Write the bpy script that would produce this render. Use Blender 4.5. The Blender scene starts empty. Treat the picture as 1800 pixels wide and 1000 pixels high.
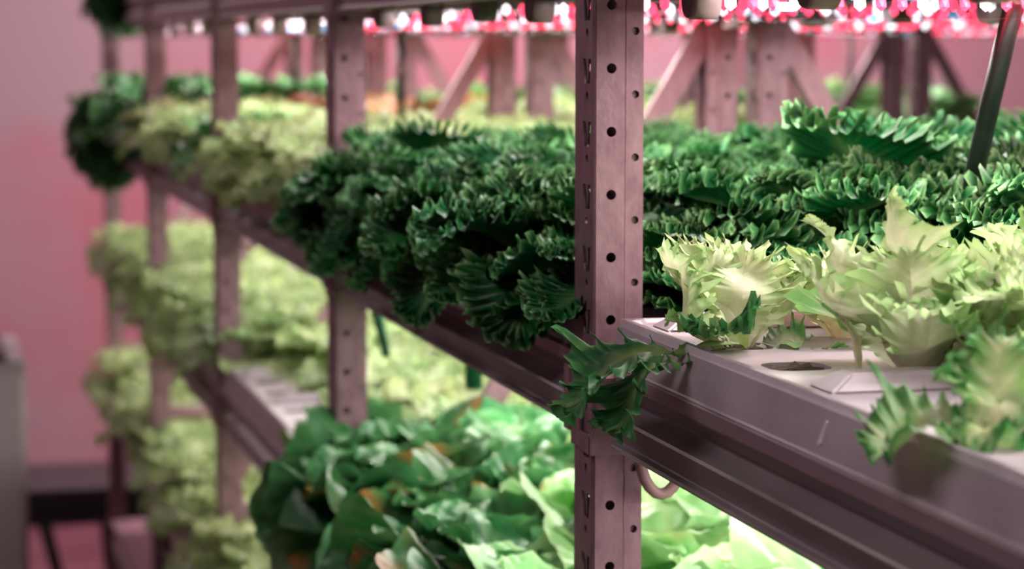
import bpy, bmesh, math, random
import numpy as np
from mathutils import Vector, Matrix, Euler

PI = math.pi
S = bpy.context.scene
COL = S.collection
H = 1.70                                   # eye height above the floor

# ------------------------------------------------------------------ camera
cam_d = bpy.data.cameras.new('camera'); cam = bpy.data.objects.new('camera', cam_d); COL.objects.link(cam)
cam.location = (0, 0, H)
cam.rotation_euler = (math.radians(90 - 5.684), 0, math.radians(-14.007))
cam_d.sensor_width = 36; cam_d.lens = 86
cam_d.clip_start = 0.05; cam_d.clip_end = 60
cam_d.dof.use_dof = True; cam_d.dof.focus_distance = 1.78; cam_d.dof.aperture_fstop = 6.6
S.camera = cam
# ------------------------------------------------------------------ world, exposure
w = bpy.data.worlds.new('world'); S.world = w; w.use_nodes = True
w.node_tree.nodes['Background'].inputs[0].default_value = (0.02, 0.015, 0.017, 1)
w.node_tree.nodes['Background'].inputs[1].default_value = 1.0
S.view_settings.view_transform = 'Standard'; S.view_settings.look = 'None'
S.view_settings.gamma = 1; S.view_settings.use_curve_mapping = False
S.view_settings.exposure = 0.0
S.cycles.max_bounces = 8; S.cycles.transparent_max_bounces = 10
S.cycles.sample_clamp_indirect = 4.0
# ------------------------------------------------------------------ grow lamps of the racks, fill lights added to the room
POST_Y = [-0.536 + 1.2 * k for k in range(0, 7)]      # -0.536, 0.664, 1.864, 3.064, 4.264, 5.464, 6.664
RACK_X = [0.532, 1.101, 1.79, 2.36]                 # aisle-side face of each rack
TIER = {'top': H + 0.038, 'upper': H - 0.314, 'middle': H - 0.668, 'lower': H - 1.014, 'bottom': H - 1.364}  # beam undersides
GROW = (1.0, 0.93, 0.88)
def area(name, loc, sx, sy, power, color, rot=(0, 0, 0)):
    l = bpy.data.lights.new(name, 'AREA'); l.shape = 'RECTANGLE'; l.size = sx; l.size_y = sy
    l.energy = power; l.color = color
    o = bpy.data.objects.new(name, l); COL.objects.link(o); o.location = loc; o.rotation_euler = rot
    return o
P_UP, P_MID, P_LOW = 3.0, 3.5, 2.2
for ri, x0 in enumerate(RACK_X):
    for b in range(6):
        yy = POST_Y[b]
        if ri > 0 and b < 1 or ri > 1 and b < 5: continue
        area('red_grow_light', (x0 + 0.30, yy + 1.2 - 0.05, H + 0.036), 0.40, 0.018, 0.55, (1.0, 0.07, 0.12))
        for k in range(3):
            y = yy + 0.24 + 0.4 * k
            area('grow_light', (x0 + 0.276, y, H + 0.0375), 0.40, 0.018, P_UP * (1.12 if b == 1 else 1.0), GROW)
            if ri < 2 and b >= 1: area('grow_light', (x0 + 0.30, y, H - 0.319), 0.36, 0.018, P_MID * (0.85 if b < 3 else 0.62), (1.0, 0.93, 0.86))
            if ri < 2 and b >= 2: area('grow_light', (x0 + 0.30, y, H - 0.673), 0.36, 0.018, P_LOW, (1.0, 0.9, 0.8))
# unseen fill lights added at ceiling height: behind camera, aisle, end wall, far racks
area('ceiling_fill', (0.9, -1.4, 3.1), 1.6, 0.3, 11, (1.0, 0.70, 0.77))
area('ceiling_fill', (-0.75, 1.2, 3.1), 0.3, 1.6, 20, (1.0, 0.86, 0.89))
area('ceiling_fill', (-1.5, 4.6, 3.1), 0.3, 1.6, 12, (1.0, 0.84, 0.87))
area('ceiling_fill', (-0.6, 8.0, 3.1), 1.6, 0.3, 34, (1.0, 0.74, 0.80))
area('ceiling_fill', (2.6, 8.0, 3.1), 2.6, 0.3, 215, (1.0, 0.62, 0.69))
area('ceiling_fill', (2.7, 3.2, 3.1), 1.6, 0.3, 26, (1.0, 0.78, 0.82))

# ------------------------------------------------------------------ materials
def mat(name):
    m = bpy.data.materials.new(name); m.use_nodes = True
    nt = m.node_tree; b = nt.nodes['Principled BSDF']
    return m, nt, b
def N(nt, t, **kw):
    n = nt.nodes.new(t)
    for k, v in kw.items():
        if k in n.inputs: n.inputs[k].default_value = v
        else: setattr(n, k, v)
    return n
def ramp(nt, pts):
    r = nt.nodes.new('ShaderNodeValToRGB'); e = r.color_ramp.elements
    while len(e) < len(pts): e.new(0.5)
    for i, (p, c) in enumerate(pts): e[i].position = p; e[i].color = (*c, 1)
    return r
def mottled(name, c0, c1, scale=8, rough=0.5, metal=0.0, bump=0.1, detail=6, bscale=None, stretch=None, p0=.35, p1=.65):
    m, nt, b = mat(name); L = nt.links
    tc = N(nt, 'ShaderNodeTexCoord'); mp = N(nt, 'ShaderNodeMapping')
    if stretch: mp.inputs['Scale'].default_value = stretch
    L.new(tc.outputs['Object'], mp.inputs[0])
    n = N(nt, 'ShaderNodeTexNoise', Scale=scale, Detail=detail, Roughness=0.6); L.new(mp.outputs[0], n.inputs['Vector'])
    r = ramp(nt, [(p0, c0), (p1, c1)]); L.new(n.outputs['Fac'], r.inputs[0]); L.new(r.outputs[0], b.inputs['Base Color'])
    b.inputs['Roughness'].default_value = rough; b.inputs['Metallic'].default_value = metal
    if bump:
        n2 = N(nt, 'ShaderNodeTexNoise', Scale=bscale or scale * 6, Detail=4.0); L.new(mp.outputs[0], n2.inputs['Vector'])
        bp = N(nt, 'ShaderNodeBump', Strength=bump, Distance=0.002); L.new(n2.outputs['Fac'], bp.inputs['Height'])
        L.new(bp.outputs[0], b.inputs['Normal'])
    return m
M = {}
M['steel'] = mottled('galvanised_steel', (0.19, 0.108, 0.13), (0.285, 0.175, 0.198), 60, 0.42, 0.35, 0.12, stretch=(1, 1, .5))
M['beam'] = mottled('beam_steel', (0.19, 0.16, 0.165), (0.28, 0.24, 0.245), 30, 0.36, 0.35, 0.08, stretch=(1, .12, 1))
M['panel'] = mottled('shelf_steel', (0.22, 0.16, 0.18), (0.30, 0.22, 0.245), 18, 0.45, 0.3, 0.05, stretch=(1, .15, 1))
M['tray'] = mottled('grey_tray_plastic', (0.30, 0.24, 0.28), (0.39, 0.325, 0.365), 9, 0.36, 0.0, 0.03)
M['soil'] = mottled('soil', (0.010, 0.006, 0.005), (0.06, 0.03, 0.02), 90, 0.8, 0, 1.0, bscale=200)
M['hose'] = mottled('black_hose', (0.004, 0.008, 0.006), (0.012, 0.02, 0.014), 20, 0.35, 0, 0)
M['green_hose'] = mottled('green_hose', (0.006, 0.07, 0.04), (0.01, 0.10, 0.05), 20, 0.4, 0, 0)
M['cable'] = mottled('mauve_cable', (0.30, 0.17, 0.18), (0.36, 0.22, 0.22), 20, 0.5, 0, 0)
M['cap'] = mottled('lamp_cap', (0.16, 0.10, 0.10), (0.22, 0.15, 0.15), 20, 0.5, 0, 0)
M['wall'] = mottled('pink_glow_wall', (0.40, 0.175, 0.21), (0.34, 0.285, 0.30), 1.0, 0.75, 0, 0.2, detail=3, bscale=25, p0=.36, p1=.62)  # pink glow of the red lamps put into the wall's base colour
M['floor'] = mottled('maroon_floor', (0.07, 0.022, 0.032), (0.12, 0.045, 0.06), 2.0, 0.5, 0, 0.1)
M['ceiling'] = mottled('ceiling_paint', (0.20, 0.16, 0.17), (0.26, 0.21, 0.22), 1.5, 0.8, 0, 0.05)
M['bench'] = mottled('black_bench', (0.006, 0.010, 0.011), (0.014, 0.019, 0.020), 12, 0.5, 0, 0.05)
M['cabinet'] = mottled('cabinet_paint', (0.56, 0.50, 0.52), (0.64, 0.58, 0.60), 2.5, 0.5, 0, 0.02)
M['handle'] = mottled('dark_handle', (0.03, 0.035, 0.04), (0.05, 0.055, 0.06), 12, 0.4, 0, 0)
def emit(name, c, s):
    m, nt, b = mat(name)
    b.inputs['Base Color'].default_value = (*c, 1); b.inputs['Emission Color'].default_value = (*c, 1); b.inputs['Emission Strength'].default_value = s
    return m
M['reflector'] = mottled('white_reflector', (0.42, 0.32, 0.36), (0.48, 0.38, 0.42), 10, 0.4, 0, 0)
M['red_led'] = emit('red_led', (1.0, 0.05, 0.11), 2.6)
M['white_led'] = emit('white_led', (0.90, 0.88, 0.92), 1.9)
M['blue_led'] = emit('blue_led', (0.10, 0.50, 0.85), 0.7)
m, nt, b = mat('clear_tube_plastic'); L = nt.links
tr = N(nt, 'ShaderNodeBsdfTransparent'); tr.inputs[0].default_value = (0.93, 0.93, 0.95, 1)
gl = N(nt, 'ShaderNodeBsdfGlossy', Roughness=0.08); gl.inputs[0].default_value = (0.95, 0.9, 0.93, 1)
fr = N(nt, 'ShaderNodeLayerWeight', Blend=0.10); mx = N(nt, 'ShaderNodeMixShader')
mf = N(nt, 'ShaderNodeMath', operation='MULTIPLY'); mf.inputs[1].default_value = 0.13; L.new(fr.outputs['Facing'], mf.inputs[0]); L.new(mf.outputs[0], mx.inputs[0]); L.new(tr.outputs[0], mx.inputs[1]); L.new(gl.outputs[0], mx.inputs[2])
L.new(mx.outputs[0], nt.nodes['Material Output'].inputs[0]); M['clear'] = m

def leaf_material(name, rough=0.42, trans=0.3, vary=0.25, tint=(1, 1, 1), spec=0.5):
    m, nt, b = mat(name); L = nt.links
    at = N(nt, 'ShaderNodeAttribute', attribute_name='leaf_colour')
    oi = N(nt, 'ShaderNodeObjectInfo')
    tc = N(nt, 'ShaderNodeTexCoord'); n = N(nt, 'ShaderNodeTexNoise', Scale=55.0, Detail=3.0); L.new(tc.outputs['Object'], n.inputs['Vector'])
    mr = N(nt, 'ShaderNodeMapRange'); mr.inputs[3].default_value = 1 - vary; mr.inputs[4].default_value = 1 + vary; L.new(oi.outputs['Random'], mr.inputs[0])
    mr2 = N(nt, 'ShaderNodeMapRange'); mr2.inputs[1].default_value = .3; mr2.inputs[2].default_value = .7; mr2.inputs[3].default_value = 0.82; mr2.inputs[4].default_value = 1.18; L.new(n.outputs['Fac'], mr2.inputs[0])
    mu = N(nt, 'ShaderNodeMath', operation='MULTIPLY'); L.new(mr.outputs[0], mu.inputs[0]); L.new(mr2.outputs[0], mu.inputs[1])
    hs = N(nt, 'ShaderNodeHueSaturation'); L.new(at.outputs['Color'], hs.inputs['Color']); L.new(mu.outputs[0], hs.inputs['Value'])
    mr3 = N(nt, 'ShaderNodeMapRange'); mr3.inputs[3].default_value = 0.485; mr3.inputs[4].default_value = 0.515; L.new(oi.outputs['Random'], mr3.inputs[0]); L.new(mr3.outputs[0], hs.inputs['Hue'])
    L.new(hs.outputs[0], b.inputs['Base Color'])
    b.inputs['Roughness'].default_value = rough; b.inputs['Specular IOR Level'].default_value = spec
    bp = N(nt, 'ShaderNodeBump', Strength=0.35, Distance=0.002); n3 = N(nt, 'ShaderNodeTexNoise', Scale=140.0, Detail=2.0); L.new(tc.outputs['Object'], n3.inputs['Vector'])
    L.new(n3.outputs['Fac'], bp.inputs['Height']); L.new(bp.outputs[0], b.inputs['Normal'])
    t = N(nt, 'ShaderNodeBsdfTranslucent'); L.new(hs.outputs[0], t.inputs[0])
    mx = N(nt, 'ShaderNodeMixShader'); mx.inputs[0].default_value = trans
    L.new(b.outputs[0], mx.inputs[1]); L.new(t.outputs[0], mx.inputs[2]); L.new(mx.outputs[0], nt.nodes['Material Output'].inputs[0])
    return m
M['dark_leaf'] = leaf_material('dark_frilly_leaf', 0.4, 0.07, 0.3, spec=0.35)
M['pale_leaf'] = leaf_material('pale_frilly_leaf', 0.45, 0.42, 0.12, spec=0.35)
M['butter_leaf'] = leaf_material('butterhead_leaf', 0.36, 0.28, 0.2, spec=0.5)

# ------------------------------------------------------------------ object helpers
def link(name, me, parent=None, loc=None, rot=None):
    o = bpy.data.objects.new(name, me); COL.objects.link(o)
    if parent: o.parent = parent
    if loc is not None: o.location = loc
    if rot is not None: o.rotation_euler = rot
    return o
def thing(o, label, cat, group=None):
    o['label'] = label; o['category'] = cat
    if group: o['group'] = group
    return o
def empty(name, loc=(0, 0, 0), rz=0):
    o = bpy.data.objects.new(name, None); COL.objects.link(o); o.location = loc; o.rotation_euler = (0, 0, rz)
    o.empty_display_size = 0.05
    return o
def mesh_of(bm, name, mats, smooth=False):
    me = bpy.data.meshes.new(name); bm.to_mesh(me); bm.free()
    for m in (mats if isinstance(mats, (list, tuple)) else [mats]): me.materials.append(m)
    if smooth:
        for p in me.polygons: p.use_smooth = True
    return me
def box(bm, x0, x1, y0, y1, z0, z1, bev=0.0, mi=0):
    r = bmesh.ops.create_cube(bm, size=1.0)
    for v in r['verts']:
        v.co = Vector((x0 if v.co.x < 0 else x1, y0 if v.co.y < 0 else y1, z0 if v.co.z < 0 else z1))
    if bev:
        es = list({e for v in r['verts'] for e in v.link_edges})
        bmesh.ops.bevel(bm, geom=es, offset=bev, segments=2, affect='EDGES', profile=0.6)
def tube(bm, pts, r, seg=10, cap=True, mi=0):
    pts = [Vector(p) for p in pts]; rings = []
    up = Vector((0, 0, 1))
    for i, p in enumerate(pts):
        t = (pts[min(i + 1, len(pts) - 1)] - pts[max(i - 1, 0)]).normalized()
        a = t.cross(up)
        if a.length < 1e-3: a = t.cross(Vector((0, 1, 0)))
        a.normalize(); b_ = t.cross(a).normalized()
        rr = r[i] if isinstance(r, (list, tuple)) else r
        rings.append([bm.verts.new(p + (a * math.cos(2 * PI * k / seg) + b_ * math.sin(2 * PI * k / seg)) * rr) for k in range(seg)])
    fs = []
    for i in range(len(rings) - 1):
        for k in range(seg):
            fs.append(bm.faces.new((rings[i][k], rings[i][(k + 1) % seg], rings[i + 1][(k + 1) % seg], rings[i + 1][k])))
    if cap:
        fs.append(bm.faces.new(rings[0][::-1])); fs.append(bm.faces.new(rings[-1]))
    for f in fs: f.material_index = mi; f.smooth = True
def extrude_profile(bm, prof, y0, y1, closed=True, thick=None):
    """prof: (x, z) list, swept along Y"""
    a = [bm.verts.new((x, y0, z)) for x, z in prof]; b_ = [bm.verts.new((x, y1, z)) for x, z in prof]
    n = len(prof)
    for i in range(n if closed else n - 1):
        j = (i + 1) % n; bm.faces.new((a[i], a[j], b_[j], b_[i]))
    if closed: bm.faces.new(a[::-1]); bm.faces.new(b_)
def panel_with_holes(bm, w_, h_, holes, place):
    """flat panel w x h with polygon holes; place(u, v) -> Vector"""
    edges = []
    def loop(pts):
        vs = [bm.verts.new((u, v, 0)) for u, v in pts]
        for i in range(len(vs)): edges.append(bm.edges.new((vs[i], vs[(i + 1) % len(vs)])))
        return vs
    vs = loop([(0, 0), (w_, 0), (w_, h_), (0, h_)])
    for hpts in holes: vs += loop(hpts)
    bmesh.ops.triangle_fill(bm, use_beauty=True, use_dissolve=False, edges=edges, normal=Vector((0, 0, 1)))
    for v in vs: v.co = place(v.co.x, v.co.y)
def circ(cx, cy, r, n=14, ry=None): return [(cx + r * math.cos(2 * PI * k / n), cy + (ry or r) * math.sin(2 * PI * k / n)) for k in range(n)]

# ------------------------------------------------------------------ the room
def struct(name, x0, x1, y0, y1, z0, z1, m):
    bm = bmesh.new(); box(bm, x0, x1, y0, y1, z0, z1)
    o = link(name, mesh_of(bm, name, m)); o['kind'] = 'structure'; return o
struct('floor', -3.0, 7.0, -2.5, 9.5, -0.1, 0.0, M['floor'])
struct('ceiling', -3.0, 7.0, -2.5, 9.5, 3.2, 3.3, M['ceiling'])
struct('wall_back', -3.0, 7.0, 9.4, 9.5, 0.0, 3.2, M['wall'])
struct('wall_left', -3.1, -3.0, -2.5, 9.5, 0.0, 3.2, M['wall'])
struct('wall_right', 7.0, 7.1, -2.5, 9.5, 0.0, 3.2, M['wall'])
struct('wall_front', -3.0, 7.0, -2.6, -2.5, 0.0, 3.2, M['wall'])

# ------------------------------------------------------------------ racks
PITCH = 0.05
def post_mesh(mirror):
    bm = bmesh.new(); sx = -1 if mirror else 1
    z0, ncell = 0.0, 45
    hz = 1.5784 % PITCH           # height of the hole centres
    for c in range(ncell):
        zb = c * PITCH
        # wide face with round holes, towards the camera (and its twin behind)
        panel_with_holes(bm, 0.0235, PITCH, [circ(0.0125, hz, 0.0041)], lambda u, v: Vector((sx * (0.0015 + u), 0, zb + v)))
        panel_with_holes(bm, 0.0235, PITCH, [circ(0.0125, hz, 0.0037, 8)], lambda u, v: Vector((sx * (0.0015 + u), 0.055, zb + v)))
        # recessed flange with smaller offset holes
        panel_with_holes(bm, 0.0140, PITCH, [circ(0.0078, (hz - 0.0205) % PITCH, 0.0032, 12)], lambda u, v: Vector((sx * (0.0265 + u), 0.0022, zb + v)))
        panel_with_holes(bm, 0.0140, PITCH, [], lambda u, v: Vector((sx * (0.0265 + u), 0.0528, zb + v)))
        # aisle face with the paired slits and small ovals
        sz = (hz + 0.0065) % PITCH
        def slit(u0, u1, za, zb2, w2=0.0033):
            return [(u0 - w2, za), (u0 + w2, za), (u1 + w2, zb2), (u1 - w2, zb2)]
        zs = 0.016
        panel_with_holes(bm, 0.044, PITCH, [slit(0.0225, 0.0270, zs + .020, zs)[::-1], slit(0.0080, 0.0050, zs + .020, zs)[::-1] if False else slit(0.036, 0.033, zs + .020, zs)[::-1],
                                           circ(0.0295, 0.0065, 0.0032, 10, 0.0036)],
                         lambda u, v: Vector((0, 0.0535 - u * 1.18, zb + v)))
    zt = ncell * PITCH
    def strip(p, q):
        vs = [bm.verts.new((sx * p[0], p[1], 0)), bm.verts.new((sx * q[0], q[1], 0)), bm.verts.new((sx * q[0], q[1], zt)), bm.verts.new((sx * p[0], p[1], zt))]
        bm.faces.new(vs)
    for a, b_ in (((0, 0.0015), (0.0015, 0)), ((0, 0.0535), (0.0015, 0.055)), ((0.025, 0), (0.0265, 0.0022)), ((0.025, 0.055), (0.0265, 0.0528)),
                  ((0.0405, 0.0022), (0.0405, 0.009)), ((0.0405, 0.0528), (0.0405, 0.046)), ((0.026, 0.003), (0.026, 0.052)), ((0.0265, 0.007), (0.0405, 0.007))): strip(a, b_)
    bmesh.ops.recalc_face_normals(bm, faces=bm.faces)
    return mesh_of(bm, 'upright_post', M['steel'])
PM = (post_mesh(False), post_mesh(True))
def add_post(parent, x, y, mirror, label=None):
    o = link('upright_post', PM[mirror], parent, (x, y, 0))
    md = o.modifiers.new('thickness', 'SOLIDIFY'); md.thickness = 0.0016; md.offset = 0
    if label: o['label'] = label
    return o
bx = 0.001
BEAM = [(0.006, 0.047), (0.004, 0.049), (0.013, 0.0365), (0.0135, 0.0345), (-0.001, 0.0255), (-0.0025, 0.0235), (0.0025, 0.0055), (0.0015, 0.0045), (-0.0035, 0.0035), (-0.0045, 0.0018), (-0.0035, 0.0), (0.012, 0.0),
        (0.020, 0.004), (0.020, 0.047)]
def beam_mesh(y0, y1, mirror):
    bm = bmesh.new(); extrude_profile(bm, [((-x if mirror else x), z) for x, z in BEAM], y0, y1)
    bmesh.ops.recalc_face_normals(bm, faces=bm.faces)
    return mesh_of(bm, 'shelf_beam', M['beam'])
BM_ = (beam_mesh(0.060, 1.136, False), beam_mesh(0.060, 1.136, True))
def bracket_mesh():
    """hook plate wrapping the post foot of each beam: collar, slotted tab and bent strap"""
    bm = bmesh.new()
    box(bm, -0.0045, -0.0015, 0.026, 0.052, -0.014, 0.052, 0.001)          # tab on the aisle face
    box(bm, -0.0045, 0.030, -0.0045, -0.0015, -0.016, 0.000, 0.0008)       # collar on the wide face
    box(bm, -0.0045, -0.0015, -0.0045, 0.028, -0.016, 0.000, 0.0008)
    # bent strap running from the collar up to the beam end
    path = [(-0.004, -0.004, 0.000), (-0.006, -0.018, 0.006), (-0.007, -0.046, 0.026), (-0.007, -0.060, 0.040), (-0.007, -0.061, 0.054), (-0.007, -0.052, 0.061), (-0.007, -0.044, 0.058)]
    w2 = 0.016
    pv = []
    for x, y, z in path:
        pv.append([bm.verts.new((x, y, z)), bm.verts.new((x + w2, y, z)), bm.verts.new((x + w2, y + .002, z - .0034)), bm.verts.new((x, y + .002, z - .0034))])
    for a, b_ in zip(pv, pv[1:]):
        for k in range(4): bm.faces.new((a[k], a[(k + 1) % 4], b_[(k + 1) % 4], b_[k]))
    bm.faces.new(pv[0]); bm.faces.new(pv[-1][::-1])
    # claw of the beam behind the post
    box(bm, -0.0055, -0.0015, 0.052, 0.070, -0.004, 0.050, 0.001)
    bmesh.ops.recalc_face_normals(bm, faces=bm.faces)
    return mesh_of(bm, 'hook_bracket', M['steel'])
BR = bracket_mesh()
def brace_mesh(x0, z0, x1, z1):
    bm = bmesh.new(); d = Vector((x1 - x0, 0, z1 - z0)); L_ = d.length; d.normalize(); n = Vector((-d.z, 0, d.x))
    w2 = 0.015
    pr = [(-w2, .0), (w2, .0), (w2, .014), (w2 - .002, .014), (w2 - .002, .002), (-w2 + .002, .002), (-w2 + .002, .014), (-w2, .014)]
    a = [bm.verts.new(Vector((x0, 0, z0)) + n * p + Vector((0, q, 0))) for p, q in pr]
    b_ = [bm.verts.new(v.co + d * L_) for v in a]
    for i in range(8): bm.faces.new((a[i], a[(i + 1) % 8], b_[(i + 1) % 8], b_[i]))
    bm.faces.new(a[::-1]); bm.faces.new(b_)
    bmesh.ops.recalc_face_normals(bm, faces=bm.faces)
    return mesh_of(bm, 'diagonal_brace', M['steel'])
def panel_mesh():
    bm = bmesh.new()
    extrude_profile(bm, [(0.002, 0.0), (0.001, 0.002), (0.001, 0.012), (0.003, 0.014), (0.536, 0.014), (0.538, 0.012), (0.538, 0.002), (0.536, 0.0)], 0.004, 1.194)
    bmesh.ops.recalc_face_normals(bm, faces=bm.faces)
    return mesh_of(bm, 'shelf_panel', M['panel'])
PANEL = panel_mesh()
UP_NAMES = {2: 'nearest', 3: 'second', 4: 'third', 5: 'fourth', 6: 'fifth'}
RACK_LABEL = ['pink-lit galvanised steel shelving rack running down the aisle in front',
              'second steel shelving rack standing back to back behind the front rack',
              'third steel rack seen blurred behind the second, with dull green hoses',
              'farthest blurred steel rack near the pink end wall']
for ri, x0 in enumerate(RACK_X):
    R_ = empty('shelving_rack', (x0, 0, 0)); thing(R_, RACK_LABEL[ri], 'shelving rack', 'steel shelving racks')
    flip = ri % 2 == 1                      # braces mirror each other in neighbouring racks
    for k, y in enumerate(POST_Y):
        if ri > 0 and k < 2: continue
        if ri > 1 and k < 5: continue
        add_post(R_, 0, y, 0, 'perforated steel upright, sharp in front' if (ri == 0 and k == 2) else None)
        add_post(R_, 0.539, y, 1)
        a, b_ = ((0.523, 0.012) if not flip else (0.016, 0.527))
        for zt, zb in ((H + 0.05, H - 0.80), (H - 0.87, 0.12)):
            link('diagonal_brace', brace_mesh(a, zt, b_, zb), R_, (0, y + 0.016, 0))
        bm = bmesh.new(); box(bm, 0.02, 0.517, 0.012, 0.030, H - 0.845, H - 0.820, 0.002)
        link('cross_strut', mesh_of(bm, 'cross_strut', M['steel']), R_, (0, y, 0))
    for tn, tz in TIER.items():
        for b in range(6):
            if ri > 0 and (b < 2 or tn in ('bottom',)): continue
            if ri > 1 and (b < 5 or tn not in ('upper', 'top')): continue
            if tn in ('lower', 'bottom') and b < 2 or (tn == 'top' and b < 1 and ri == 0 and False): continue
            bo = link('shelf_beam', BM_[0], R_, (0, POST_Y[b], tz))
            link('shelf_beam', BM_[1], R_, (0.539, POST_Y[b], tz))
            link('shelf_panel', PANEL, R_, (0, POST_Y[b], tz + 0.0485))
            if ri == 0 and b >= 1 and tn != 'top': link('hook_bracket', BR, bo, (0, 1.2, 0))

# ------------------------------------------------------------------ trays
TRAY_Z = 0.0625          # tray underside above the beam underside
TRAY_H = 0.0335
HX = (0.057, 0.182, 0.307, 0.432)
def tray_meshes(detail):
    hy = [0.1 + 0.115 * k for k in range(9)] if not detail else []
    ribs = [0.43, 0.80] if detail else [0.42, 0.80]
    bm = bmesh.new()
    y0, y1 = 0.035, 1.188
    # side walls: a slanted skirt all the way round, rolled top edge
    prof = [(-0.002, 0.000), (0.000, 0.003), (0.009, TRAY_H - .004), (0.0115, TRAY_H), (0.016, TRAY_H), (0.018, TRAY_H - 0.003)]
    loops = []
    W_ = 0.527
    for d, z in prof:
        loops.append([bm.verts.new(c) for c in ((0.004 + d, y0 + d, z), (0.004 + W_ - d, y0 + d, z), (0.004 + W_ - d, y1 - d, z), (0.004 + d, y1 - d, z))])
    for a, b_ in zip(loops, loops[1:]):
        for k in range(4): bm.faces.new((a[k], a[(k + 1) % 4], b_[(k + 1) % 4], b_[k]))
    corner = [e for e in bm.edges if abs((e.verts[0].co - e.verts[1].co).z) > .0005]
    bmesh.ops.bevel(bm, geom=corner, offset=0.010, segments=3, affect='EDGES')
    # top sheet with square-round planting holes
    def hole(cx, cy, r=0.0225):
        return [(cx + r * math.copysign(abs(math.cos(t)) ** .6, math.cos(t)), cy + r * math.copysign(abs(math.sin(t)) ** .6, math.sin(t))) for t in [2 * PI * (k + .5) / 12 for k in range(12)]]
    hys = HOLE_Y
    panel_with_holes(bm, W_ - 0.036, (y1 - y0) - 0.036, [hole(hx - 0.022, y - y0 - 0.018) for hx in HX for y in hys], lambda u, v: Vector((0.022 + u, y0 + 0.018 + v, TRAY_H - 0.003)))
    # planting cups
    for hx in HX:
        for y in hys:
            top = [bm.verts.new((u, v, TRAY_H - 0.003)) for u, v in hole(hx, y)]
            bot = [bm.verts.new((hx + (v.co.x - hx) * .8, y + (v.co.y - y) * .8, 0.006)) for v in top]
            for k in range(12): bm.faces.new((top[k], top[(k + 1) % 12], bot[(k + 1) % 12], bot[k]))
            bm.faces.new(bot)
    bmesh.ops.recalc_face_normals(bm, faces=bm.faces)
    body = mesh_of(bm, 'tray_body', M['tray'])
    ribs = []             # raised ribs across the tray, with chamfered ends
    zr = TRAY_H + 0.0085; zl = TRAY_H - 0.003
    bm = bmesh.new()
    b8 = [(0.030, -.022, zl), (0.505, -.022, zl), (0.505, .022, zl), (0.030, .022, zl)]
    t8 = [(0.048, -.011, zr), (0.487, -.011, zr), (0.487, .011, zr), (0.048, .011, zr)]
    B = [bm.verts.new(c) for c in b8]; T = [bm.verts.new(c) for c in t8]
    for k in range(4): bm.faces.new((B[k], B[(k + 1) % 4], T[(k + 1) % 4], T[k]))
    bm.faces.new(T); bm.faces.new(B[::-1])
    bmesh.ops.bevel(bm, geom=list(bm.edges), offset=0.002, segments=2, affect='EDGES')
    ribs = mesh_of(bm, 'raised_rib', M['tray'])
    return body, ribs
# hole rows and ribs measured on the near tray (y from its post at 0.664)
HOLE_Y = [0.100, 0.215, 0.330, 0.577, 0.688, 0.896, 1.010]
RIB_Y = [0.452, 0.785, 1.125]
TB, TR = tray_meshes(True)
bm = bmesh.new()
g = bmesh.ops.create_uvsphere(bm, u_segments=12, v_segments=6, radius=0.021)
rs = random.Random(3)
for v in bm.verts: v.co = Vector((v.co.x * (1 + rs.uniform(-.2, .2)), v.co.y * (1 + rs.uniform(-.2, .2)), v.co.z * .35 + rs.uniform(-.003, .003)))
SOIL = mesh_of(bm, 'soil_plug', M['soil'], True)
SHELF_NAME = {'top': 'topmost', 'upper': 'upper', 'middle': 'middle', 'lower': 'lower'}
BAY_NAME = {1: 'before the nearest upright', 2: 'between the nearest and second uprights', 3: 'between the second and third uprights',
            4: 'between the third and fourth uprights', 5: 'beyond the fourth upright', 0: 'close to the camera'}
for ri, x0 in enumerate(RACK_X):
    for tn in ('top', 'upper', 'middle', 'lower'):
        for b in range(0, 6):
            if b == 0: continue
            if ri > 0 and tn in ('top', 'lower'): continue
            if ri > 1 and (tn != 'upper' or b < 5): continue
            if ri > 0 and b < 2: continue
            if tn == 'lower' and b < 3: continue
            if tn == 'top' and b != 5: continue
            T_ = empty('growing_tray', (x0, POST_Y[b], TIER[tn] + TRAY_Z))
            rk = ['', ', second rack', ', third rack', ', farthest rack'][ri]
            thing(T_, f'growing tray on the {SHELF_NAME[tn]} shelf{rk}, {BAY_NAME[b]}', 'tray', 'grey plastic growing trays')
            link('tray_body', TB, T_); 
            for ry in RIB_Y: link('raised_rib', TR, T_, (0, ry, 0))
            if ri == 0 and (tn == 'upper' and b == 1 or tn == 'middle' and b == 3):
                for hy in HOLE_Y:
                    for hx in HX[:2]: link('soil_plug', SOIL, T_, (hx, hy, TRAY_H - 0.010), (0, 0, hy * 9))
bm = bmesh.new()
sk = lambda y, z: bm.verts.new((0.0035 + (z - .003) * .34, y, z))
pts_ = [(0.7150, .0215), (0.7180, .0220), (0.7188, .0130), (0.7200, .0085), (0.7165, .0070), (0.7140, .0085), (0.7150, .0120)]
bm.faces.new([sk(y, z) for y, z in pts_][::-1])
r_ = bmesh.ops.extrude_face_region(bm, geom=list(bm.faces)); bmesh.ops.translate(bm, verts=[v for v in r_['geom'] if isinstance(v, bmesh.types.BMVert)], vec=(-.0006, 0, 0))
near_tray = next(o for o in bpy.data.objects if o.get('category') == 'tray' and abs(o.location.x - RACK_X[0]) < .01 and abs(o.location.y - POST_Y[1]) < .01 and abs(o.location.z - TIER['upper'] - TRAY_Z) < .01)
link('scuff_mark', mesh_of(bm, 'scuff_mark', mottled('pale_scuff', (.62, .50, .52), (.7, .58, .6), 20, .7, 0, 0)), near_tray)['label'] = 'small pale hooked scuff mark on the tray side'
def tray_top(tn): return TIER[tn] + TRAY_Z + TRAY_H

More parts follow.
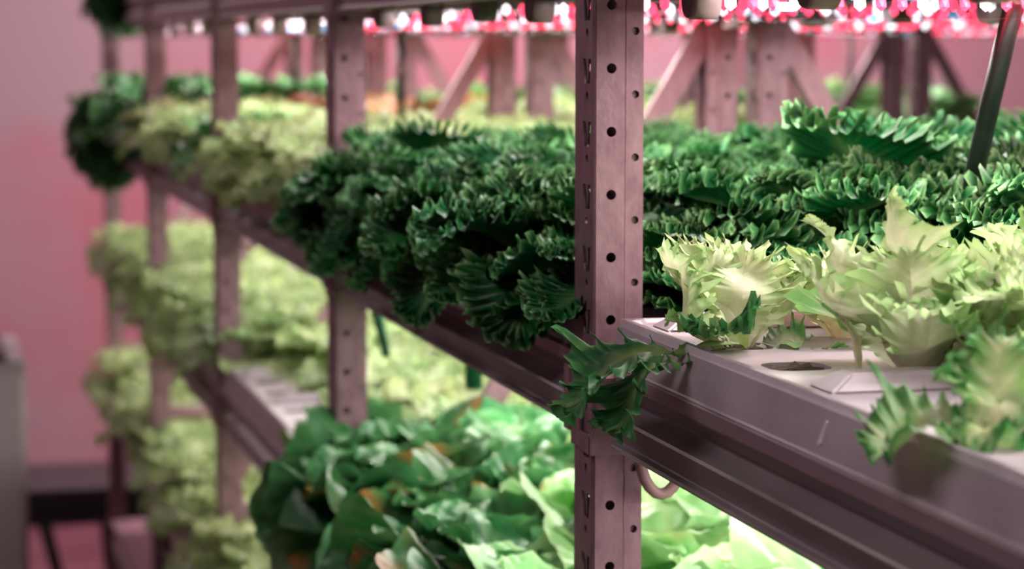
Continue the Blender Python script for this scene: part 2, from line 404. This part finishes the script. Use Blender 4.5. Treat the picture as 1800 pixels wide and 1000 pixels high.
# ------------------------------------------------------------------ leaves
def sm(x, a, b_): t = np.clip((x - a) / (b_ - a), 0, 1); return t * t * (3 - 2 * t)
def leaf_arrays(kind, seed, L_=1.0, W_=1.0, arch=1.0, Nn=132, rings=(0, .3, .55, .72, .84, .93, 1.0), **ov):
    rg = np.random.default_rng(seed)
    P = dict(KIND[kind]); P.update(ov)
    L_ = P['L'] * L_; W_ = P['W'] * W_
    th = np.linspace(0, 2 * PI, Nn, endpoint=False); r = np.array(rings)[:, None]
    q = (1 + np.cos(th)) / 2
    g_ = P['stalk'] + (1 - P['stalk']) * sm(q, P['s0'], P['s1'])
    px = W_ * np.sin(th) * g_; py = L_ * q
    my = L_ * (0.10 + 0.72 * q)
    blade = sm(q, .12, .5)
    ph = rg.uniform(0, 2 * PI, 6)
    wob = 1 + P['lobe'] * blade * (np.sin(5 * th + ph[0]) * .5 + np.sin(9 * th + ph[1]) * .5)
    k = P['nser']; saw = np.abs(((k * th / (2 * PI) + .15 * np.sin(7 * th + ph[2])) % 1) * 2 - 1) ** P['serp']
    saw2 = np.abs(((k * 2.6 * th / (2 * PI) + ph[3]) % 1) * 2 - 1)
    mult = wob * (1 + P['ser'] * blade * (saw - .5) + P['ser'] * .35 * blade * (saw2 - .5))
    X = (px * (1 + (mult - 1)))[None, :] * r
    Y = my[None, :] + ((py - my) * mult)[None, :] * r
    env = blade[None, :] * r ** P['rpow']
    a1 = P['nw'] * th + ph[4] + 1.3 * np.sin(3 * th + ph[5]); a2 = P['nw'] * 2.17 * th + ph[1] + 1.1 * np.sin(4 * th)
    nd = P['ruf'] * env * (np.sin(a1) + .55 * np.sin(a2))[None, :]
    td = P['ruf'] * .6 * env * (np.cos(a1 + .6) + .5 * np.cos(a2))[None, :]
    tx, ty = np.gradient(px), np.gradient(py); tl = np.hypot(tx, ty) + 1e-6
    X = X + td * (tx / tl)[None, :]; Y = Y + td * (ty / tl)[None, :]
    u = X / W_
    nd = nd + P['cup'] * W_ * u ** 2 - P['rib'] * np.exp(-(X / (.10 * W_)) ** 2) * (1 - .8 * Y / L_)
    nd = nd + P['blis'] * np.sin(X * 330 + ph[0] + 2 * np.sin(Y * 90)) * np.sin(Y * 300 + ph[1] + np.sin(X * 120)) * sm(r, .05, .3) * (1 - .5 * r) * blade
    nd = nd + P['wave'] * np.sin(2.0 * PI * Y / L_ * 1.6 + ph[2] + 2 * u) * blade
    ar = P['arch'] * arch; ar = ar if abs(ar) > .02 else .02; a = ar * Y / L_ ; a = np.clip(a, -3, 3)
    ya = L_ / ar * np.sin(a); za = -L_ / ar * (1 - np.cos(a))
    V = np.stack([X, ya + nd * np.sin(a), za + nd * np.cos(a)], -1).reshape(-1, 3)
    # colour: rib / blade / edge colour (painted light on the dark kind), vein streaks, and brown patches on some
    c = lambda n: np.array(P[n])[None, None, :]
    q2 = np.clip(Y / L_, 0, 1)[..., None]
    ribw = (np.exp(-(X / (P['ribw'] * W_)) ** 2)[..., None] * (1 - .75 * q2))
    core = np.clip((1 - sm(q2, .0, P['core'])), 0, 1)
    blend = np.clip(np.maximum(ribw, core), 0, 1)
    mott = .5 + .5 * np.sin(X * 75 + ph[3] + 2 * np.sin(Y * 40 + ph[4])) * np.sin(Y * 62 + ph[5])
    bl = c('blade') * (1 - P['mot'] * mott[..., None]) + c('alt') * (P['mot'] * mott[..., None])
    C_ = bl * (1 - blend) + c('ribc') * blend
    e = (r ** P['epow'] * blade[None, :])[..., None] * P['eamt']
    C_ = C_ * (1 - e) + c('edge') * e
    vein = np.abs(np.sin((Y - np.abs(X) * 1.1) * P['vf'] + ph[0])) ** 14
    ve = (vein * P['vein'] * (1 - .6 * r) * blade)[..., None]
    C_ = C_ * (1 - ve) + c('ribc') * ve
    if P['burn'] and rg.random() < P['burn']:
        bt = rg.uniform(-1.2, 1.2); bw = rg.uniform(.25, .6)
        bb = (np.exp(-((((th - bt + PI) % (2 * PI)) - PI) / bw) ** 2)[None, :] * sm(r, .45, .95))[..., None] * np.clip(.55 + .6 * np.sin(a2 * .5)[None, :, None], 0, 1)
        C_ = C_ * (1 - bb) + np.array([.42, .15, .045]) * bb
    C_ = np.clip(C_, 0, 1).reshape(-1, 3)
    nr = len(rings); i = np.arange(Nn); j = (i + 1) % Nn
    F = np.concatenate([np.stack([k2 * Nn + i, k2 * Nn + j, (k2 + 1) * Nn + j, (k2 + 1) * Nn + i], -1) for k2 in range(nr - 1)])
    return V, F, C_
BASE = dict(L=.14, W=.055, stalk=.22, s0=.02, s1=.7, lobe=.06, nser=26, serp=1.0, ser=.12, ruf=.009, rpow=3.0, nw=15, cup=.25, rib=.004, blis=.0, wave=.004, arch=1.1,
            blade=(.02, .13, .05), alt=(.03, .2, .07), mot=.5, ribc=(.2, .3, .12), ribw=.08, core=.2, edge=(.05, .25, .09), epow=5, eamt=.6, vf=120, vein=.2, burn=0)
def K(**k): d = dict(BASE); d.update(k); return d
KIND = {
    'dark': K(L=.150, W=.056, ruf=.0056, rpow=2.8, nw=41, ser=.22, nser=64, blade=(.001, .062, .014), alt=(.004, .17, .032), edge=(.26, .55, .22), epow=24, eamt=.7, core=.16, vein=.12, cup=.3, arch=1.0, ribc=(.16, .30, .10)),  # pale rims paint caught light, blade darkened for shade between the leaves
    'green': K(L=.14, W=.060, ruf=.007, nw=24, ser=.2, nser=26, blade=(.04, .22, .05), alt=(.10, .34, .08), edge=(.30, .46, .18), epow=5, eamt=.7, core=.3),
    'pale': K(L=.15, W=.050, ruf=.0036, rpow=4.0, nw=23, ser=.46, nser=29, serp=1.3, lobe=.12, blade=(.60, .66, .40), alt=(.33, .54, .20), mot=.55, ribc=(.84, .77, .60), ribw=.36, core=.6, edge=(.30, .52, .16), eamt=.7,
              epow=3, vein=.55, vf=150, cup=.35, arch=.9, rib=.003, wave=.006),
    'yellow': K(L=.14, W=.058, ruf=.008, nw=18, ser=.2, nser=22, blade=(.52, .60, .33), alt=(.13, .34, .10), mot=.8, ribc=(.78, .74, .55), ribw=.25, core=.4, edge=(.44, .56, .22), eamt=.7, epow=3, arch=1.1),
    'butter': K(L=.155, W=.100, ruf=.0035, rpow=2.2, nw=6, ser=.015, nser=14, lobe=.05, stalk=.28, s1=.55, blade=(.10, .37, .09), alt=(.34, .60, .24), mot=.55, ribc=(.55, .66, .36), ribw=.10, core=.22,
                edge=(.42, .60, .32), epow=8, eamt=.7, vein=.5, vf=75, cup=.42, arch=1.3, rib=.005, blis=.0028, wave=.0045, burn=.45),
    'butterdark': K(L=.155, W=.100, ruf=.0035, rpow=2.2, nw=6, ser=.015, nser=14, lobe=.05, stalk=.28, s1=.55, blade=(.012, .12, .030), alt=(.045, .24, .06), mot=.55, ribc=(.22, .38, .14), ribw=.09, core=.2,
                edge=(.12, .34, .12), epow=8, eamt=.6, vein=.4, vf=75, cup=.42, arch=1.3, rib=.005, blis=.0028, wave=.0045, burn=.35),
}
KIND['red'] = K(L=.14, W=.060, ruf=.008, nw=18, ser=.2, nser=24, blade=(.16, .10, .03), alt=(.42, .13, .04), mot=.7, edge=(.5, .17, .05), ribc=(.5, .4, .25))
LM = {'red': 'dark_leaf', 'dark': 'dark_leaf', 'green': 'dark_leaf', 'pale': 'pale_leaf', 'yellow': 'pale_leaf', 'butter': 'butter_leaf', 'butterdark': 'butter_leaf'}
def make_mesh(name, V, F, C_, m):
    me = bpy.data.meshes.new(name); me.from_pydata(V.tolist(), [], F.tolist()); me.update()
    at = me.color_attributes.new('leaf_colour', 'FLOAT_COLOR', 'POINT')
    at.data.foreach_set('color', np.concatenate([C_, np.ones((len(C_), 1))], 1).astype(np.float32).ravel())
    me.polygons.foreach_set('use_smooth', [True] * len(F)); me.materials.append(m)
    return me
def rotm(az, el, roll=0):
    # elevate about X, then turn about Z
    return np.array(Matrix.Rotation(az, 3, 'Z') @ Matrix.Rotation(el, 3, 'X') @ Matrix.Rotation(roll, 3, 'Y'))
# leaf libraries
LIB = {}
def lib(kind):
    if kind not in LIB:
        out = []
        for i in range(9):
            cls = i // 3                                    # 0 outer, 1 middle, 2 heart
            sc = (1.0, .88, .66)[cls]
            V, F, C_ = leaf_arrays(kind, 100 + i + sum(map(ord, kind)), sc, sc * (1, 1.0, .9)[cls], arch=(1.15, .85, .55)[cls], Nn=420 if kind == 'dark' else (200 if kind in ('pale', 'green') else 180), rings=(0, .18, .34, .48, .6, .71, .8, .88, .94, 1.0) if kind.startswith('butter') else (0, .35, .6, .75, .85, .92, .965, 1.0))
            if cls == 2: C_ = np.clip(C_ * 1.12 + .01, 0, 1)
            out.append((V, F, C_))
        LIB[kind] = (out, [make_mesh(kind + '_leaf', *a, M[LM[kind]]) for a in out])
    return LIB[kind]
def layout(kind, rg, n=None):
    kind = 'green' if kind == 'red' else kind
    """list of (leaf index, azimuth, elevation, roll, scale)"""
    n = n or {'dark': 28, 'green': 22, 'pale': 17, 'yellow': 18, 'butter': 17, 'butterdark': 17}[kind]
    flat = kind.startswith('butter')
    res = []; az = rg.uniform(0, 2 * PI)
    for i in range(n):
        t = i / (n - 1)
        cls = 0 if t < .42 else (1 if t < .75 else 2)
        el = (12 if flat else 26) + (62 if flat else 58) * t ** 1.05 + rg.uniform(-9, 9)
        res.append((cls * 3 + rg.randrange(3), az, math.radians(el), rg.uniform(-.22, .22), rg.uniform(.88, 1.12)))
        az += 2.39996 + rg.uniform(-.25, .25)
    return res
FAR = {}
def far_mesh(kind, v):
    if (kind, v) not in FAR:
        rg = random.Random(v * 77 + len(kind)); Vs, Fs, Cs, off = [], [], [], 0
        libf = [leaf_arrays(kind, 300 + i + v, (1, .88, .66)[i // 3], (1, 1, .9)[i // 3], arch=(1.15, .85, .55)[i // 3], Nn=56, rings=(0, .5, .8, 1.0)) for i in range(9)]
        for (i, az, el, ro, sc) in layout(kind, rg, 16):
            V, F, C_ = libf[i]; V = (V * sc) @ rotm(az, el, ro).T
            Vs.append(V); Fs.append(F + off); Cs.append(C_ * rg.uniform(.8, 1.15)); off += len(V)
        me = make_mesh(kind + '_foliage', np.concatenate(Vs), np.concatenate(Fs), np.clip(np.concatenate(Cs), 0, 1), M[LM[kind]])
        FAR[(kind, v)] = me
    return FAR[(kind, v)]
LOOK = {'red': 'rusty brown frilly lettuce', 'dark': 'dark green frilly lettuce', 'green': 'mid-green frilly lettuce', 'pale': 'pale cream-green jagged lettuce', 'yellow': 'yellow-green frilly lettuce',
        'butter': 'bright green round-leaved lettuce', 'butterdark': 'deep green round-leaved lettuce'}
LNAME = {'red': 'frilly_lettuce', 'dark': 'frilly_lettuce', 'green': 'frilly_lettuce', 'pale': 'jagged_lettuce', 'yellow': 'frilly_lettuce', 'butter': 'butterhead_lettuce', 'butterdark': 'butterhead_lettuce'}
ORD = ['first', 'second', 'third', 'fourth', 'fifth', 'sixth', 'seventh', 'eighth', 'ninth', 'tenth']
ROWN = ['front', 'second', 'third', 'fourth']
sy, cy_ = math.sin(math.radians(14.007)), math.cos(math.radians(14.007))
def in_view(x, y, z, mg=120):
    lat = x * cy_ - y * sy; fh = x * sy + y * cy_; dz = z - H
    cp, sp = math.cos(math.radians(5.684)), math.sin(math.radians(5.684))
    f = fh * cp - dz * sp; up = dz * cp + fh * sp
    if f < .5: return False
    px, py = 900 + 4300 * lat / f, 500 - 4300 * up / f
    m_ = mg + 4300 * .12 / f * .5
    return -m_ < px < 1800 + m_ and -m_ < py < 1000 + m_
def head(kind, x, y, z, label, rg, scale=1.0, near=True, group=None, leaves=None, tilt=None):
    o = empty(LNAME[kind], (x, y, z), 0 if leaves else rg.uniform(0, 2 * PI))
    if tilt: o.rotation_euler = (tilt[0], tilt[1], o.rotation_euler.z)
    o.scale = (scale,) * 3
    thing(o, label, 'lettuce', group)
    if near:
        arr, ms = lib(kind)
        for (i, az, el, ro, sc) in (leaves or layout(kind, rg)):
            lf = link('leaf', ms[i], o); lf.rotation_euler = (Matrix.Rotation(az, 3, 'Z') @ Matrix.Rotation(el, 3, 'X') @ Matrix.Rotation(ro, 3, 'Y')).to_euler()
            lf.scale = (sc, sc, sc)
    else:
        link('foliage', far_mesh(kind, rg.randrange(3)), o)['kind'] = 'stuff'
    return o
def field(ri, tn, b, kindf, rg, ys, xs=None, near=True, zoff=-0.008, scalef=None):
    x0 = RACK_X[ri]; z = tray_top(tn) + zoff
    for row, hx in enumerate(xs or (0.07, 0.225, 0.38, 0.50)):
        for i, yl in enumerate(ys):
            k = kindf(row, yl)
            if not k: continue
            x, y = x0 + hx + rg.uniform(-.012, .012), POST_Y[b] + yl + rg.uniform(-.015, .015)
            if not in_view(x, y, z + .07): continue
            up = {1: 'nearest', 2: 'nearest', 3: 'second', 4: 'third', 5: 'fourth'}[b]
            n = (len(ys) - 1 - i) if b == 1 else i
            rel = 'before' if b == 1 else 'beyond'
            rk = ['', 'second rack, ', 'third rack, ', 'farthest rack, '][ri]
            lab = f"{LOOK[k]}, {rk}{ROWN[row]} row, {SHELF_NAME[tn]} shelf, {ORD[n]} {rel} {up} upright"
            s = (scalef(row, yl) if scalef else 1.0) * rg.uniform(.92, 1.1)
            head(k, x, y, z, lab, rg, s, near, f'{LOOK[k]} heads on the {SHELF_NAME[tn]} shelf' + (f' of rack {ROWN[ri]}' if ri else ''))
YS = [0.10 + 0.166 * k for k in range(7)]
rg = random.Random(11)
# upper shelf, front rack
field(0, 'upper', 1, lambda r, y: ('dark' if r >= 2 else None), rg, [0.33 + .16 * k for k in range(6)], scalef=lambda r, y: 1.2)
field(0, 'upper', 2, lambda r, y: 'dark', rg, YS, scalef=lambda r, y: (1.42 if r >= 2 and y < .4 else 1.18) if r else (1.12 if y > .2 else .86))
field(0, 'upper', 3, lambda r, y: 'yellow', rg, YS, near=False, scalef=lambda r, y: 1.05)
field(0, 'upper', 4, lambda r, y: 'red' if r == 2 and .4 < y < .95 else 'yellow' if y > .4 or r else 'green', rg, YS, near=False, xs=(0.07, 0.225, 0.38), scalef=lambda r, y: 1.1)
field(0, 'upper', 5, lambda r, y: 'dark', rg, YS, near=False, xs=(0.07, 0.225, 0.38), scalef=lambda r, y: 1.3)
def droop(n, rg, lo=-42):      # outer leaves hang over the aisle side
    res = []
    for i in range(n):
        az = PI / 2 + rg.uniform(-1.3, 1.3)
        res.append((rg.randrange(6), az, math.radians(rg.uniform(lo, 60)), rg.uniform(-.3, .3), rg.uniform(.85, 1.15)))
    return res
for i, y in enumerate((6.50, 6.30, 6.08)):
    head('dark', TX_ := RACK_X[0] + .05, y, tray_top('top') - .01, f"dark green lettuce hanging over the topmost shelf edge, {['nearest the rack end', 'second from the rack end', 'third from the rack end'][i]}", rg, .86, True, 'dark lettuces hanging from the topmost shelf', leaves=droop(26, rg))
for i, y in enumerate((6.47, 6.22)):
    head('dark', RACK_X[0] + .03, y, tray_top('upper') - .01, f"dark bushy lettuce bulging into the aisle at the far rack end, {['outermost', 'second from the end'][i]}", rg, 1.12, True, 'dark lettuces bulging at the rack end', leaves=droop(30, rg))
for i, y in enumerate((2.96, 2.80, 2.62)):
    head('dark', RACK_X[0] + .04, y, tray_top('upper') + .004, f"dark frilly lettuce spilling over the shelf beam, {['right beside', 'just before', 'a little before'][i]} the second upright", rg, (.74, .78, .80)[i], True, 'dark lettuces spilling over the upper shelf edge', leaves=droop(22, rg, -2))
# upper shelf, racks behind
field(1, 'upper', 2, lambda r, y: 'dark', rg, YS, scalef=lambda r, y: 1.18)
field(1, 'upper', 3, lambda r, y: 'green', rg, YS, near=False, xs=(0.1, 0.38))
for b in (4, 5): field(1, 'upper', b, lambda r, y: 'red' if b == 4 and r == 0 and y > 1 else ('yellow' if b == 4 else 'green'), rg, YS[::2], near=False, xs=(0.1, 0.38), scalef=lambda r, y: 1.2)
for ri in (2, 3):
    field(ri, 'upper', 5, lambda r, y: 'green', rg, YS[::3], near=False, xs=(0.12,), scalef=lambda r, y: 1.3)
# middle shelf
field(0, 'middle', 1, lambda r, y: 'butter', rg, [0.50 + .17 * k for k in range(4)], scalef=lambda r, y: 1.0)
field(0, 'middle', 2, lambda r, y: 'butterdark' if (r == 0 and y > .3 or r == 1 and y > .7) else ('yellow' if r >= 2 and y > .9 else 'butter'), rg, YS, scalef=lambda r, y: 1.2 if r == 0 else (1.55 if r >= 2 and y > .9 else 1.3))
field(0, 'middle', 3, lambda r, y: ('butterdark' if y < .2 else None) if r == 0 else 'yellow', rg, YS, near=False, scalef=lambda r, y: 1.1)
for b in (4, 5): field(0, 'middle', b, lambda r, y: 'yellow', rg, YS, near=False, xs=(0.07, 0.225), scalef=lambda r, y: 1.1)
for b in (2, 3): field(1, 'middle', b, lambda r, y: 'yellow', rg, YS, near=False, xs=(0.1, 0.3))
# lower shelf
for b in (3, 4, 5): field(0, 'lower', b, lambda r, y: 'yellow', rg, YS, near=False, xs=(0.07, 0.225), scalef=lambda r, y: 1.1)

# ------------------------------------------------------------------ the pale heads in the near tray, leaf by leaf
def custom_leaf(kind, seed, parent, az, el, L_, W_, arch, roll=0, loc=(0, 0, 0), **ov):
    V, F, C_ = leaf_arrays(kind, seed, L_, W_, arch, Nn=216, rings=(0, .25, .45, .62, .75, .86, .94, 1.0), **ov)
    me = make_mesh('leaf', V, F, C_, M[LM[kind]])
    o = link('leaf', me, parent, loc)
    o.rotation_euler = (Matrix.Rotation(math.radians(az), 3, 'Z') @ Matrix.Rotation(math.radians(el), 3, 'X') @ Matrix.Rotation(math.radians(roll), 3, 'Y')).to_euler()
    return o
zt = tray_top('upper') - 0.012
TX = RACK_X[0]
# azimuth: 0 = +Y (away), 90 = -X (to the aisle, left in view), -90 = +X (right)
h1 = thing(empty('jagged_lettuce', (TX + .058, 1.674, zt)), 'wilting cream lettuce flopped beside the nearest upright, dark leaves over the tray edge', 'lettuce', 'pale jagged lettuces in the near tray')
DK = dict(blade=(.006, .07, .018), alt=(.015, .13, .03), edge=(.06, .22, .07), ribc=(.30, .40, .14), ribw=.10, vein=.3, nser=12, lobe=.25, ser=.34, ruf=.006)
custom_leaf('pale', 1, h1, 80, 20, .70, .75, -1.5, 10, cup=.6)
custom_leaf('pale', 2, h1, 40, 58, .60, .7, -.5, 0)
custom_leaf('pale', 3, h1, 0, 72, .62, .95, .4, 0)
custom_leaf('pale', 4, h1, -50, 60, .64, .8, .6, 0)
custom_leaf('pale', 5, h1, -95, 28, .50, .7, 1.1, 10, blade=(.03, .2, .05), alt=(.12, .32, .08))
custom_leaf('pale', 6, h1, -20, 80, .55, .7, .3, 0)
custom_leaf('pale', 7, h1, 20, 66, .72, .65, .7, 0)
custom_leaf('pale', 8, h1, 84, 5, 1.0, 1.35, .95, -14, loc=(0, -.012, .014), s0=.38, s1=.88, stalk=.10, **DK)
custom_leaf('pale', 18, h1, 98, 6, .92, 1.5, 1.25, 12, loc=(0, -.014, .012), s0=.42, s1=.9, stalk=.08, **DK)
custom_leaf('pale', 9, h1, 122, 52, .42, .6, 1.5, 20, loc=(0, -.01, .01), **DK)
custom_leaf('pale', 10, h1, 60, 50, .42, .6, 1.0, 0, blade=(.1, .3, .08))
h1b = thing(empty('jagged_lettuce', (TX + .150, 1.71, zt)), 'small cream lettuce right behind the wilting one by the upright', 'lettuce', 'pale jagged lettuces in the near tray')
for i in range(7): custom_leaf('pale', 60 + i, h1b, i * 137 + 20, 55 + (i * 31) % 30, .58 + .05 * (i % 3), .75, .6, 0)
def pale_head(name_lab, x, y, seed, n, s, lean=0, dark_every=4, elmin=44, elmax=86, z=zt):
    o = thing(empty('jagged_lettuce', (x, y, z)), name_lab, 'lettuce', 'pale jagged lettuces in the near tray')
    r = random.Random(seed)
    az = r.uniform(0, 360)
    for i in range(n):
        t = i / (n - 1); el = elmin + (elmax - elmin) * t + r.uniform(-7, 7)
        ov = {}
        if dark_every and i % dark_every == 1: ov = dict(blade=(.04, .22, .06), alt=(.20, .38, .10))
        custom_leaf('pale', seed * 40 + i, o, az, el, s * (1.05 - .3 * t) * r.uniform(.9, 1.1), s * r.uniform(.85, 1.1), .75 - .9 * t, r.uniform(-14, 14), **ov)
        az += 137.5 + r.uniform(-14, 14)
    return o
h5 = pale_head('cream lettuce with one tall upright leaf, right of the bare soil hole', TX + .120, 1.500, 5, 12, .80)
pale_head('cream jagged lettuce sprawling across the raised rib in the tray centre', TX + .185, 1.405, 6, 11, .72)
pale_head('pale lettuce behind the raised rib, tall frilly leaves against the dark heads', TX + .235, 1.560, 7, 12, .84)
h8 = pale_head('tallest cream lettuce at the right edge, one broad leaf standing upright', TX + .235, 1.395, 8, 13, 1.02)
pale_head('pale lettuce in the second row near the right edge of the picture', TX + .190, 1.300, 9, 11, .66)
pale_head('cream lettuce in the middle of the near tray, next to the dark heads', TX + .315, 1.50, 12, 12, .90)
TALL = dict(ribw=.5, core=.8, cup=.5, nser=21, ser=.34)
custom_leaf('pale', 501, h5, 100, 84, .86, .62, .15, 0, loc=(-.004, -.012, .004), **TALL)
custom_leaf('pale', 502, h5, 205, 70, .62, .7, .5, 0, **TALL)
custom_leaf('pale', 503, h8, 120, 88, 1.02, .6, -.15, 12, loc=(-.018, -.018, .006), **TALL)
custom_leaf('pale', 504, h8, 190, 72, .80, .75, .4, 0, loc=(-.01, -.02, 0), **TALL)
custom_leaf('pale', 505, h5, 60, 80, .80, .55, .3, -10, loc=(-.03, .02, 0), **TALL)
h9 = thing(empty('jagged_lettuce', (TX + .056, 1.235, zt)), 'blurred lettuce nearest the camera, drooping green-edged leaf over the tray rim', 'lettuce', 'pale jagged lettuces in the near tray')
GR = dict(blade=(.22, .42, .10), alt=(.06, .28, .05), edge=(.03, .2, .05), eamt=.9, epow=2, ribc=(.70, .62, .44), ribw=.35, nser=13, ser=.30, ruf=.005)
custom_leaf('pale', 90, h9, 74, 16, .52, 1.05, .8, -10, loc=(0, 0, .012), **GR)
custom_leaf('pale', 91, h9, -20, 74, .50, .6, .5, 0, **GR)
custom_leaf('pale', 92, h9, -80, 50, .52, .6, .8, 0, **GR)
custom_leaf('pale', 93, h9, 30, 66, .42, .6, .4, 0, **GR)
custom_leaf('pale', 94, h9, -130, 40, .45, .6, .8, 0, **GR)
custom_leaf('pale', 95, h9, 130, 45, .30, .5, .9, 0, **GR)

# ------------------------------------------------------------------ lamp tubes under the topmost shelf
def lamp_meshes():
    Lt = 0.455
    bm = bmesh.new(); tube(bm, [(0.018, 0, 0), (Lt, 0, 0)], 0.0148, 16, cap=False); shell = mesh_of(bm, 'clear_tube', M['clear'], True)
    bm = bmesh.new(); tube(bm, [(0, 0, 0), (0.004, 0, 0), (0.022, 0, 0)], [0.0145, 0.0158, 0.0158], 18); cap = mesh_of(bm, 'end_cap', M['cap'])
    for p in cap.polygons: p.use_smooth = len(p.vertices) == 4
    bm = bmesh.new()
    box(bm, 0.02, Lt - .005, -.009, .009, 0.0030, 0.0060)
    n = 24
    for i in range(n):
        x = .034 + i * (Lt - .06) / (n - 1); nb = len(bm.faces)
        s = .0034 if i % 3 else .0040
        r = bmesh.ops.create_icosphere(bm, subdivisions=1, radius=0.5)
        for v in r['verts']: v.co = Vector((x + v.co.x * s * 2.6, v.co.y * .012, -.003 + v.co.z * .013))
        for f in {f for v in r['verts'] for f in v.link_faces}: f.material_index = 2 if i % 3 == 0 else 1
    r = bmesh.ops.create_cube(bm, size=1.0)
    for v in r['verts']: v.co = Vector((.075 + v.co.x * .014, v.co.y * .012, -.006 + v.co.z * .007))
    for f in {f for v in r['verts'] for f in v.link_faces}: f.material_index = 3
    strip = mesh_of(bm, 'led_strip', [M['reflector'], M['red_led'], M['white_led'], M['blue_led']])
    return shell, cap, strip
SH, CP, ST = lamp_meshes()
rl = random.Random(5)
for ri, x0 in enumerate(RACK_X):
    for b in range(1, 6):
        if ri > 1 and b < 5: continue
        n = 4 if (ri == 0 and b >= 3) else 5
        for k in range(n):
            y = POST_Y[b] + 0.08 + k * (0.25 if n == 5 else 0.30) + (0 if n == 5 else 0.07)
            x = x0 + 0.030 + rl.uniform(0, .008); z = H + (0.033 if b < 3 else 0.026) + rl.uniform(-.002, .003)
            if not in_view(x, y, z, 60) and not in_view(x + .4, y, z, 60): continue
            up = {1: 'nearest', 2: 'nearest', 3: 'second', 4: 'third', 5: 'fourth'}[b]
            rk = ['front', 'second', 'third', 'farthest'][ri]
            i_ = n - 1 - k if b == 1 else k
            T_ = empty('lamp_tube', (x, y, z), rl.uniform(-.02, .02))
            thing(T_, f"clear tube lamp with red and white diodes, {rk} rack, {ORD[i_]} {'before' if b == 1 else 'beyond'} {up} upright", 'lamp', 'clear grow lamp tubes under the topmost shelf')
            link('clear_tube', SH, T_); link('end_cap', CP, T_); link('led_strip', ST, T_)
            if ri == 0: link('end_cap', CP, T_, (0.473, 0, 0), (0, 0, PI))

# ------------------------------------------------------------------ hoses and cables
def hose(name, pts, r, m, label, seg=10, cat='hose'):
    bm = bmesh.new(); tube(bm, pts, r, seg); o = link(name, mesh_of(bm, name, m, True)); return thing(o, label, cat)
ztp = tray_top('upper')
hose('vertical_hose', [(0.875, 1.824, H + .045), (0.875, 1.872, H - .05), (0.875, 1.95, ztp)], 0.0085, M['hose'], 'thick black hose leaning down into the lettuce at the right edge')
hose('vertical_hose', [(0.875, 4.33, H + .038), (0.875, 4.33, ztp)], 0.0075, M['hose'], 'black vertical hose left of the diagonal braces, right of the second upright')
hose('vertical_hose', [(0.875, 5.53, H + .038), (0.875, 5.53, ztp)], 0.0075, M['hose'], 'thin black vertical hose just left of the second upright')
hose('vertical_hose', [(1.97, 5.90, H + .038), (1.97, 5.90, ztp)], 0.009, M['green_hose'], 'green vertical hose just right of the nearest upright, against the pink wall')
hose('vertical_hose', [(2.246, 5.60, H + .087), (2.246, 5.60, ztp)], 0.006, M['green_hose'], 'dull green vertical hose right of the braced upright pair')
hose('drip_hose', [(0.68, 2.92, TIER['upper'] + .047), (0.68, 2.92, H - .428)], 0.011, M['green_hose'], 'short green hose end hanging under the upper shelf right of the second upright')
hose('drip_hose', [(0.63, 3.30, TIER['upper'] + .047), (0.63, 3.31, H - .36), (0.645, 3.30, H - .435)], [.009, .009, .006], M['green_hose'], 'green hose end hanging beside the second upright under the upper shelf')
def loop_cable(x, y, label):
    pts = []
    for k in range(13):
        a = PI * k / 12
        pts.append((x + .018 - .020 * math.cos(a), y - 0.0 - .012 * math.sin(a) * 0, H - .316 - .045 * math.sin(a)))
    hose('cable_loop', pts, 0.0048, M['cable'], label, 10, 'cable')
loop_cable(TX + .034, 1.846, 'mauve cable looping under the shelf beam at the nearest upright')
loop_cable(TX + .034, 4.235, 'pink cable loop under the shelf beam at the third upright')

# ------------------------------------------------------------------ bench and cabinet at the end of the aisle
B_ = thing(empty('low_bench', (0.47, 7.22, 0)), 'low black bench on the floor at the end of the aisle', 'bench')
bm = bmesh.new(); box(bm, -0.20, 0.42, -0.22, 0.24, 0.375, 0.425, 0.006); link('seat_board', mesh_of(bm, 'seat_board', M['bench']), B_)
bm = bmesh.new(); box(bm, -0.16, 0.38, -0.19, 0.20, 0.315, 0.375, 0.004); link('apron', mesh_of(bm, 'apron', M['bench']), B_)
for (xa, xb, ya, yb) in ((-.10, -.02, -.18, -.20), (.10, .12, .16, .16), (.30, .34, -.18, -.20), (.34, .36, .16, .18)):
    bm = bmesh.new(); tube(bm, [(xa, ya, .33), (xb, yb, 0.0)], [.020, .016], 8); link('leg', mesh_of(bm, 'leg', M['bench']), B_)
C_b = thing(empty('floor_cabinet', (-0.07, 5.9, 0)), 'pale grey metal cabinet standing at the left edge of the aisle', 'cabinet')
bm = bmesh.new(); box(bm, -0.45, 0.345, 0, 0.5, 0.05, 0.945, 0.008); link('cabinet_body', mesh_of(bm, 'cabinet_body', M['cabinet']), C_b)
bm = bmesh.new(); box(bm, -0.44, 0.335, -.018, 0, 0.08, 0.90, 0.006); link('door', mesh_of(bm, 'door', M['cabinet']), C_b)
bm = bmesh.new(); box(bm, -0.46, 0.300, -.030, .48, 0.945, 0.962, 0.004); link('worktop', mesh_of(bm, 'worktop', M['handle']), C_b)
bm = bmesh.new(); box(bm, -0.43, 0.33, 0.02, .48, 0.0, 0.05); link('plinth', mesh_of(bm, 'plinth', M['handle']), C_b)
